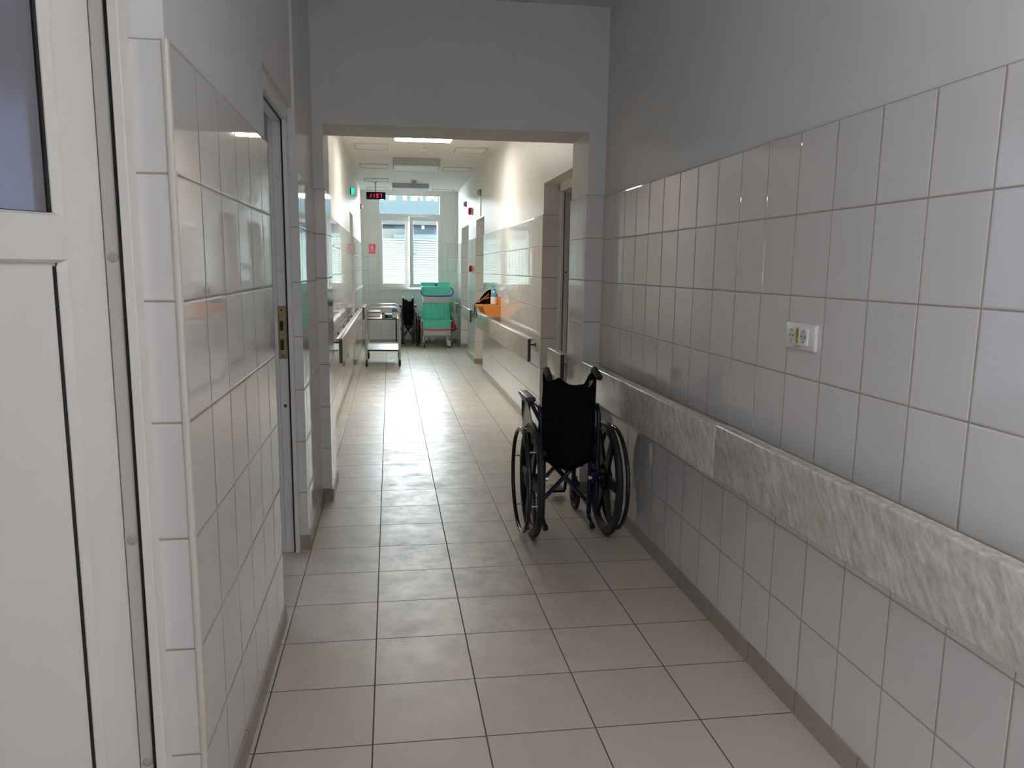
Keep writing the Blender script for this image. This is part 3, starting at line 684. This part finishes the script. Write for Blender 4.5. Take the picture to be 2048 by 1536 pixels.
wheelchair('dark blue and black wheelchair seen from behind, parked against the right wall rail', (.906, 3.88, 0), 0, .194, .124, (-1,), NAVY)
wheelchair('folded black wheelchair between the steel trolley and the green cleaning cart', (.315, 14.02, 0), 0, .155, .082, (-1, 1), DKSTEEL, letters=False)

# ------------------------------------------------------------------ steel trolley
tr = thing('instrument_trolley', 'steel two-shelf trolley on casters standing at the left rail', 'trolley', (-.103, 11.55, 0))
hx, hy = .228, .50
for y in (-hy, hy):
    q = MB(); pts = [(-hx, y, .11), (-hx, y, .745)]+bez((-hx, y, .745), (-hx, y, .822), (-hx+.075, y, .822))[1:]+[(hx-.075, y, .822)]+bez((hx-.075, y, .822), (hx, y, .822), (hx, y, .745))[1:]+[(hx, y, .11)]
    q.tube(pts, .016, 14); q.build('end_frame', STEEL, tr, smooth=60)
for z in (.228, .662):
    q = MB(); q.box(-hx+.008, hx-.008, -hy+.01, hy-.01, z, z+.006); q.box(-hx+.004, -hx+.012, -hy+.01, hy-.01, z, z+.028); q.box(hx-.012, hx-.004, -hy+.01, hy-.01, z, z+.028); q.box(-hx+.01, hx-.01, hy-.016, hy-.010, z, z+.028)
    o = q.build('shelf', STEEL, tr)
    q = MB(); q.rbox(-hx+.012, hx-.012, -hy-.004, -hy+.012, z-.008, z+.010, .003, 2); q.build('shelf_edge', BLACK, o)
for x in (-hx, hx):
    for y in (-hy, hy):
        q = MB(); q.cyl((x, y, .085), (x, y, .125), .012, n=14); q.box(x-.017, x+.017, y-.016, y+.016, .078, .088); q.box(x-.017, x-.013, y-.012, y+.030, .035, .085); q.box(x+.013, x+.017, y-.012, y+.030, .035, .085)
        c_ = q.build('caster', DKSTEEL, tr, smooth=40)
        q = MB(); q.torus((x, y+.016, .046), .034, .012, 0, 30, 10, flat=1.25); q.cyl((x-.009, y+.016, .04), (x+.009, y+.016, .04), .026, n=20); q.build('caster_wheel', BLACK, c_, smooth=50)
ZS = .669
bx = thing('instrument_box', 'grey steel instrument box with a lid on the trolley top', 'box', (-.225, 11.62, ZS))
q = MB(); q.rbox(-.085, .085, -.15, .15, 0, .055, .008, 3); q.build('box_body', STEEL, bx, smooth=40)
q = MB(); q.rbox(-.088, .088, -.153, .153, .056, .078, .010, 3); q.build('lid', LGREY, bx, smooth=40)
def pump_bottle(label, loc, k, body_m, top_m, name='sanitizer_bottle'):
    t = thing(name, label, 'bottle', loc)
    q = MB(); q.lathe([(.038*k, 0), (.041*k, .006*k), (.041*k, .105*k), (.036*k, .125*k), (.018*k, .155*k), (.014*k, .160*k), (.014*k, .168*k)], n=28); q.build('bottle_body', body_m, t, smooth=50)
    q = MB(); q.lathe([(.016*k, .166*k), (.016*k, .182*k), (.006*k, .184*k), (.005*k, .205*k)], n=20); q.rbox(-.035*k, .012*k, -.008*k, .008*k, .203*k, .214*k, .003*k, 2); q.build('pump', top_m, t, smooth=50)
    q = MB(); q.lathe([(.0418*k, .012*k), (.0418*k, .092*k)], n=28, ); lb = q.build('bottle_label', LABEL, t, smooth=50)
    return t
pump_bottle('blue pump bottle on the right end of the trolley top', (.062, 11.15, ZS), .95, BLUEPL, BLUEPL)
sb = thing('medicine_bottle', 'small dark-capped bottle with an amber label at the middle of the trolley', 'bottle', (-.095, 11.12, ZS))
q = MB(); q.lathe([(.018, 0), (.020, .003), (.020, .045), (.012, .052), (.012, .056)], n=20); q.build('bottle_body', GREYPL, sb, smooth=50)
q = MB(); q.lathe([(.014, .055), (.014, .078), (.010, .082)], n=18); q.build('cap', BLKPL, sb, smooth=50)
q = MB(); q.lathe([(.0205, .006), (.0205, .040)], n=20); q.build('bottle_label', AMBER, sb, smooth=50)
gb = thing('wipes_pack', 'blue and white pack of wipes beside the small bottle on the trolley', 'box', (-.015, 11.35, ZS))
q = MB(); q.rbox(-.05, .05, -.09, .09, 0, .035, .010, 3); q.build('pack', BLUEPL, gb, smooth=40)
q = MB(); q.rbox(-.048, .048, -.085, .085, .035, .050, .008, 3); q.build('pack_top', PAPER, gb, smooth=40)
q = MB(); q.rbox(-.02, .03, -.03, .03, 0, .05, .01, 2); o = q.build('tape_dispenser', BLKPL, None, smooth=40); o.location = (-.065, 11.22, ZS); tag(o, 'small black dispenser just right of the amber-labelled bottle', 'dispenser')

# ------------------------------------------------------------------ cleaning cart
ct = thing('cleaning_cart', 'tall turquoise cleaning cart with blue and red bucket handles under the end window', 'cart', (.803, 13.95, 0))
def tray(x0, x1, y0, y1, z0, z1, taper=.018, rim=.016, wall=.006):
    b = MB()
    o0 = [(x0+taper, y0+taper, z0), (x1-taper, y0+taper, z0), (x1-taper, y1-taper, z0), (x0+taper, y1-taper, z0)]
    o1 = [(x0, y0, z1), (x1, y0, z1), (x1, y1, z1), (x0, y1, z1)]
    i1 = [(x0+wall, y0+wall, z1), (x1-wall, y0+wall, z1), (x1-wall, y1-wall, z1), (x0+wall, y1-wall, z1)]
    i0 = [(x0+taper+wall, y0+taper+wall, z0+wall), (x1-taper-wall, y0+taper+wall, z0+wall), (x1-taper-wall, y1-taper-wall, z0+wall), (x0+taper+wall, y1-taper-wall, z0+wall)]
    b._add(o0+o1+i1+i0, [(0, 3, 2, 1)]+[(i, (i+1) % 4, 4+(i+1) % 4, 4+i) for i in range(4)]+[(4+i, 4+(i+1) % 4, 8+(i+1) % 4, 8+i) for i in range(4)]+[(8+i, 8+(i+1) % 4, 12+(i+1) % 4, 12+i) for i in range(4)]+[(12, 13, 14, 15)])
    bmesh.ops.bevel(b.bm, geom=[e for e in b.bm.edges if abs(e.verts[0].co.z-e.verts[1].co.z) > .02], offset=.018, segments=3, affect='EDGES')
    b.rbox(x0-rim*.6, x1+rim*.6, y0-rim*.6, y0+.003, z1-.022, z1, .003, 2); b.rbox(x0-rim*.6, x1+rim*.6, y1-.003, y1+rim*.6, z1-.022, z1, .003, 2)
    b.rbox(x0-rim*.6, x0+.003, y0, y1, z1-.022, z1, .003, 2); b.rbox(x1-.003, x1+rim*.6, y0, y1, z1-.022, z1, .003, 2)
    # shallow ledge with two dips under the rim
    b.rbox(x0+.01, x1-.01, y0-.004, y0+.004, z1-.036, z1-.020, .003, 2)
    return b
# local y: front is -.27
tray(-.245, .245, -.27, -.02, .865, 1.055).build('tray', TURQ, ct, smooth=40, label='turquoise tray with blue handle'); o = ct.children[-1]
q = MB(); q.tube([(-.252, -.145, 1.03), (-.272, -.22, 1.00), (-.274, -.30, .955)]+bez((-.274, -.30, .955), (-.268, -.315, .915), (-.215, -.32, .898))+[(0, -.325, .892)]+bez((.215, -.32, .898), (.268, -.315, .915), (.274, -.30, .955))+[(.272, -.22, 1.00), (.252, -.145, 1.03)], .011, 10); q.build('handle', BLUEH, o, smooth=60)
for x0, x1 in ((-.262, -.012), (.004, .236)):
    tray(x0, x1, .0, .24, .90, 1.118, .010, .010).build('small_bucket', TURQ, ct, smooth=40)
q = MB(); q.rbox(-.018, .012, -.02, 0, 1.04, 1.105, .006, 2); q.build('bucket_clip', DKSTEEL, ct, smooth=40)
q = MB(); q.rbox(-.232, .235, -.262, .24, .775, .885, .008, 2); q.build('upper_shelf', LGREY, ct, smooth=40)
q = MB(); q.rbox(-.235, .228, -.235, .235, .335, .782, .010, 2)
for x in (-.225, -.105, .005, .12, .215): q.rbox(x-.006, x+.006, -.243, -.233, .36, .77, .003, 2)
for x in (-.178, .145):
    for d in (-.020, .020): q.rbox(x+d-.009, x+d+.009, -.252, -.233, .56, .615, .006, 3)
q.build('cabinet', TURQD, ct, smooth=40)
tray(-.255, .255, -.285, -.06, .330, .485).build('bucket', TURQ, ct, smooth=40, label='turquoise bucket with red handle'); o = ct.children[-1]
q = MB(); q.tube([(-.262, -.16, .46), (-.278, -.24, .42), (-.279, -.31, .365)]+bez((-.279, -.31, .365), (-.272, -.325, .335), (-.21, -.33, .322))+[(0, -.333, .315)]+bez((.21, -.33, .322), (.272, -.325, .335), (.279, -.31, .365))+[(.278, -.24, .42), (.262, -.16, .46)], .0115, 10); q.build('handle', REDH, o, smooth=60)
q = MB(); q.rbox(-.238, .232, -.27, .26, .215, .335, .010, 2); q.build('base_tray', LGREY, ct, smooth=40)
q = MB()
for x in (-.19, .17): q.cyl((x, -.22, .13), (x, -.22, .22), .022, n=20)
q.tube([(-.13, -.24, .215), (-.09, -.24, .16), (-.05, -.24, .15), (-.02, -.24, .19), (.10, -.24, .19), (.14, -.24, .215)], .008, 8); q.rbox(-.10, -.07, -.25, -.22, .11, .17, .006, 2); q.rbox(-.235, .235, -.26, .25, .195, .217, .004, 1); q.build('chassis', GREYPL, ct, smooth=40)
for i, (x, y, a) in enumerate(((-.232, -.27, .1), (.19, -.25, 1.1), (-.22, .22, .6), (.21, .22, .3))):
    M = Tm(x, y, 0) @ Rm(a, 'Z')
    q = MB(); q.cyl((0, 0, .10), (0, 0, .20), .012, n=14, M=M); q.rbox(-.022, .022, -.05, .02, .085, .125, .008, 2, 0, M); q.rbox(-.024, -.018, -.06, .01, .035, .10, .002, 1, 0, M); q.rbox(.018, .024, -.06, .01, .035, .10, .002, 1, 0, M); c_ = q.build('caster', LGREY, ct, smooth=40)
    q = MB(); q.torus((0, -.035, .055), .042, .013, 0, 34, 10, M=M, flat=1.1); q.build('caster_wheel', BLACK, c_, smooth=50)
    q = MB(); q.cyl((-.013, -.035, .055), (.013, -.035, .055), .034, n=24, M=M); q.build('wheel_centre', TURQ, c_, smooth=50)
def cloth(name, pts, mat, label, cat):
    b = MB(); n = len(pts); b.prism(pts, 1, -.012, .012); return b
q = MB(); q.prism([(.0, .54), (.05, .47), (.115, .30), (.10, .285), (.02, .27), (-.002, .30)], 1, 13.90, 13.935); o = q.build('cleaning_cloth', REDCL, None); o.location = (1.055, 0, 0); tag(o, 'red cloth hanging on the right side of the turquoise cleaning cart', 'cloth')
md = o.modifiers.new('soft', 'BEVEL'); md.width = .006; md.segments = 2
dp = thing('dustpan', 'light grey long-handled dustpan leaning between the cleaning cart and the wall', 'dustpan', (1.06, 14.05, 0))
q = MB(); q.hexa([(.0, -.03, .30), (.09, -.03, .30), (.09, .0, .30), (.0, .0, .30)], [(-.01, -.01, .60), (.02, -.01, .60), (.02, .01, .60), (-.01, .01, .60)]); q.build('pan', LGREY, dp)
q = MB(); q.tube([(0.02, 0, .30), (.03, .02, .03)], .010, 10); q.tube([(.0, 0, .58), (-.005, .0, .80)], .009, 10); q.build('handle', GREYPL, dp, smooth=50)

# ------------------------------------------------------------------ wall shelf with its things
ws = thing('wall_shelf', 'orange beech wall shelf with a rounded side above the right rail', 'shelf', (XR2, 8.70, .836))
side = [(0, 0), (0, .230), (-.032, .230), (-.032, .138), (-.190, .138), (-.190, .075), (-.165, .030), (-.115, .004), (-.07, 0)]
q = MB(); q.prism(side, 1, 0, .018); q.build('side_panel', WOOD, ws)
q = MB(); q.prism(side, 1, .60, .618); q.build('side_panel', WOOD, ws)
q = MB(); q.box(-.255, -.002, .018, .60, .112, .130); q.build('shelf_board', WOOD, ws)
q = MB(); q.box(-.018, -.001, .018, .60, 0, .230); q.build('back_panel', WOOD, ws)
pump_bottle('blue pump bottle with a white label standing on the orange wall shelf', (1.158, 8.82, .967), .98, BLUEPL, BLUEPL)
po = thing('pouch', 'black pouch with a pale zip leaning on the orange wall shelf', 'pouch', (1.075, 9.05, .967))
q = MB(); arc = [(-.095+.165*i/12, .012+.155*math.sin(PI/2*i/12)) for i in range(13)]
q.prism([(-.105, 0)]+arc+[(.075, 0)], 1, -.05, .05); md_o = q.build('pouch_body', FABRIC, po); md = md_o.modifiers.new('round', 'BEVEL'); md.width = .012; md.segments = 3
q = MB(); q.tube([(x, -.054, z+.004) for x, z in arc], .0035, 8); q.build('piping', WHITEPL, po, smooth=60)
q = MB(); q.tube([(-.075, -.056, .022), (-.02, -.058, .055), (.045, -.056, .075)], .006, 8); q.build('zip', LGREY, po, smooth=60)
q = MB(); q.tube([(-.06, -.055, .035), (.0, -.060, .075), (.045, -.055, .11)], .012, 8); q.build('leather_patch', pm('brown_leather', (.12, .05, .03), .5), po, smooth=60)
sp_ = [(-.105, -.03, .006)]+bez((-.105, -.03, .006), (-.135, -.06, .0), (-.122, -.07, -.05))+bez((-.122, -.07, -.06), (-.124, -.072, -.13), (-.112, -.072, -.15))+bez((-.112, -.072, -.15), (-.096, -.072, -.165), (-.095, -.072, -.12))[1:]+[(-.108, -.07, -.06), (-.098, -.05, .003)]
q = MB(); q.tube(sp_, .005, 8); q.build('strap', BLACK, po, smooth=60)

# ------------------------------------------------------------------ ceiling lights, hatches, detectors
GL = 'rectangular surface lights on the far ceiling'
for i, (x, y, lab, lit) in enumerate(((.355, 8.20, 'glowing rectangular ceiling light nearest the portal', True), (.352, 10.48, 'unlit box light in the middle of the far ceiling', False), (.355, 13.50, 'unlit box light in front of the end window', False))):
    t = thing('ceiling_light', lab, 'ceiling light', (x, y, ZCF), 0, GL); dz = .09 if i == 1 else .07
    q = MB(); q.box(-.295, .295, -.25, .25, -dz, 0); q.build('housing', GREYPL if i else WHITEPL, t)
    q = MB(); q.rbox(-.280, .280, -.235, .235, -dz-.008, -dz+.001, .003, 1); q.build('diffuser', LAMPON if lit else LAMPOFF, t)
for i, (x0, x1, y0, y1, lab) in enumerate(((-.38, -.0, 9.17, 9.60, 'shallow hatch in the ceiling left of the glowing light'), (-.38, .0, 10.92, 11.34, 'shallow hatch in the ceiling left of the middle box light'),
        (-.38, .0, 12.65, 13.08, 'shallow hatch in the ceiling just before the clock rod'), (-.38, .0, 14.0, 14.38, 'shallow hatch in the ceiling at the left end-wall corner'),
        (.76, 1.135, 9.24, 9.66, 'shallow hatch in the ceiling right of the glowing light'), (.735, 1.138, 11.03, 11.40, 'shallow hatch in the ceiling right of the middle box light'), (.76, 1.14, 14.1, 14.42, 'shallow hatch in the ceiling at the right end-wall corner'))):
    t = thing('ceiling_hatch', lab, 'ceiling hatch', ((x0+x1)/2, (y0+y1)/2, ZCF), 0, 'shallow hatches in the far ceiling'); a, b_ = (x1-x0)/2, (y1-y0)/2
    q = MB()
    for (p, r, s_, u) in ((-a, a, -b_, -b_+.012), (-a, a, b_-.012, b_), (-a, -a+.012, -b_+.012, b_-.012), (a-.012, a, -b_+.012, b_-.012)): q.box(p, r, s_, u, -.010, 0)
    q.build('hatch_frame', LGREY, t)
    q = MB(); q.box(-a+.016, a-.016, -b_+.016, b_-.016, -.006, 0); q.build('hatch_panel', CEIL, t)
for (x, y, lab, hang) in ((.39, 9.28, 'round smoke detector hanging just past the glowing light', .05), (.395, 12.75, 'round smoke detector beside the last box light', .035)):
    t = thing('smoke_detector', lab, 'smoke detector', (x, y, ZCF), 0, 'white smoke detectors on the far ceiling')
    q = MB(); q.lathe([(.055, 0), (.055, -.014), (.045, -.020)], n=28); q.build('detector_base', WHITEPL, t, smooth=40)
    q = MB(); q.lathe([(.040, -.020), (.046, -.034), (.034, -hang-.012), (.012, -hang-.018)], n=28); q.build('sensor_head', GREYPL if hang < .04 else LGREY, t, smooth=40)
# added lamp, out of view, brightens the near hall
t = thing('ceiling_light', 'unseen light added above the viewpoint to brighten the near hall', 'ceiling light', (.45, .1, ZC), 0)
q = MB(); q.box(-.3, .3, -.3, .3, -.07, 0); q.build('housing', WHITEPL, t)
q = MB(); q.rbox(-.285, .285, -.285, .285, -.078, -.069, .003, 1); q.build('diffuser', pm('added_lamp_diffuser', (.9, .9, .9), .5, emit=(1, .98, .96), es=15), t)
# clock
ck = thing('digital_clock', 'black digital wall clock showing red digits hanging from a rod', 'clock', (-.203, 13.20, 2.505), 0)
q = MB(); q.rbox(-.152, .152, -.025, .025, -.056, .058, .004, 2); q.build('case', BLKPL, ck)
q = MB(); q.cyl((-.004, 0, .056), (-.004, 0, ZCF-2.505), .011, n=14); q.rbox(-.03, .022, -.02, .02, ZCF-2.505-.01, ZCF-2.505, .002, 1); q.build('hanging_rod', GREYPL, ck, smooth=40)
SEG = {'1': 'bc', '5': 'afgcd', '7': 'abc'}
def seven(ch, M):
    b = MB(); w, h, s = .013, .026, .0034
    R_ = {'a': ((-w, h), (w, h)), 'b': ((w, h), (w, 0)), 'c': ((w, 0), (w, -h)), 'd': ((-w, -h), (w, -h)), 'e': ((-w, 0), (-w, -h)), 'f': ((-w, h), (-w, 0)), 'g': ((-w, 0), (w, 0))}
    for k in SEG[ch]:
        (x0, z0), (x1, z1) = R_[k]; b.rbox(min(x0, x1)-s, max(x0, x1)+s, -.002, 0, min(z0, z1)-s*(.2 if k in 'bc' else 1), max(z0, z1)+s*(.2 if k in 'bc' else 1), .0012, 1, 0, M)
    return b
shear = Matrix(((1, 0, .10, 0), (0, 1, 0, 0), (0, 0, 1, 0), (0, 0, 0, 1)))
for i, ch in enumerate('1157'):
    xo = (-.092, -.040, .024, .078)[i]; seven(ch, Tm(xo, -.0255, 0) @ shear).build('digit', LEDRED, ck)

# ------------------------------------------------------------------ wall devices
def half_lamp(label, x, y, z, s, lens):
    t = thing('call_light', label, 'call light', (x, y, z), 0, 'half-round call lamps over the doors')
    q = MB(); q.cyl((0, 0, 0), (s*.014, 0, 0), .046, n=28); q.build('lamp_base', DKRED if lens is LENSGREY else BLKPL, t, smooth=40)
    q = MB(); q.lathe([(.043, s*.013), (.042, s*.025), (.034, s*.040), (.020, s*.050), (.004, s*.053)], n=28, axis=0); q.build('lens', lens, t, smooth=60)
half_lamp('grey call lamp with a red base above the doorway nearest the orange shelf', XR2+IN, 10.80, 2.37, -1, LENSGREY)
half_lamp('grey call lamp with a red base above the last right doorway', XR2+IN, 12.83, 2.375, -1, LENSGREY)
half_lamp('glowing green call lamp above the left doorway', XL2-IN, 10.69, 2.34, 1, LEDGREEN)
half_lamp('grey call lamp high on the left wall next to the end wall', XL2-IN, 14.25, 2.41, 1, LENSGREY)
q = MB(); q.box(-.012, 0, -.010, .010, 2.06, 2.33); o = q.build('cable_duct', WHITEPL, None); o.location = (XR2+IN, 10.78, 0); tag(o, 'thin white cable duct running down from the near call lamp', 'cable duct')
al = thing('alarm_sounder', 'dark red eight-sided alarm sounder high between two right doorways', 'alarm', (XR2+IN, 11.95, 2.205))
q = MB(); q.cyl((0, 0, 0), (-.02, 0, 0), .052, n=8); q.build('back_box', WHITEPL, al)
q = MB(); q.lathe([(.055, -.018), (.055, -.045), (.040, -.060), (.012, -.062)], n=8, axis=0); q.build('sounder_body', DKRED, al)
cp = thing('call_point', 'red fire call point on the tiles between two right doorways', 'call point', (XR2, 11.93, 1.365))
q = MB(); q.rbox(-.045, 0, -.05, .05, -.045, .045, .006, 2); q.build('box', DKRED, cp, smooth=40)
q = MB(); q.box(-.047, -.045, -.03, .03, -.025, .025); q.build('press_plate', WHITEPL, cp)
sg = thing('fire_sign', 'red fire extinguisher sign on the end wall beside the window', 'sign', (-.303, YE, 1.695))
q = MB(); q.box(-.056, .056, -.004, -.0, -.030, .084); q.box(-.056, .056, -.004, 0, -.084, -.042); q.build('sign_plate', RED, sg)
q = MB(); q.rbox(-.016, .022, -.006, -.004, -.018, .048, .001, 1); q.prism([(-.012, .048), (.018, .048), (.010, .066), (-.004, .066)], 1, -.006, -.004)
q.tube([(-.008, -.005, .062), (-.030, -.005, .055), (-.038, -.005, .02), (-.034, -.005, -.01)], .003, 6); q.build('pictogram', WHITEINK, sg)
q = MB()
for i, w in enumerate((.012, .018, .016, .010, .018)): q.box(-.046+i*.019, -.046+i*.019+w*.8, -.006, -.004, -.067, -.058)
q.build('sign_lettering', WHITEINK, sg)
sw = thing('light_switch', 'small white switch plate on the right wall by the window', 'switch', (XR2, 14.1, 1.38))
q = MB(); q.rbox(-.008, 0, -.04, .04, -.04, .04, .003, 2); q.build('plate', WHITEPL, sw); q = MB(); q.rbox(-.011, -.008, -.025, .025, -.025, .025, .002, 2); q.build('rocker', LGREY, sw)
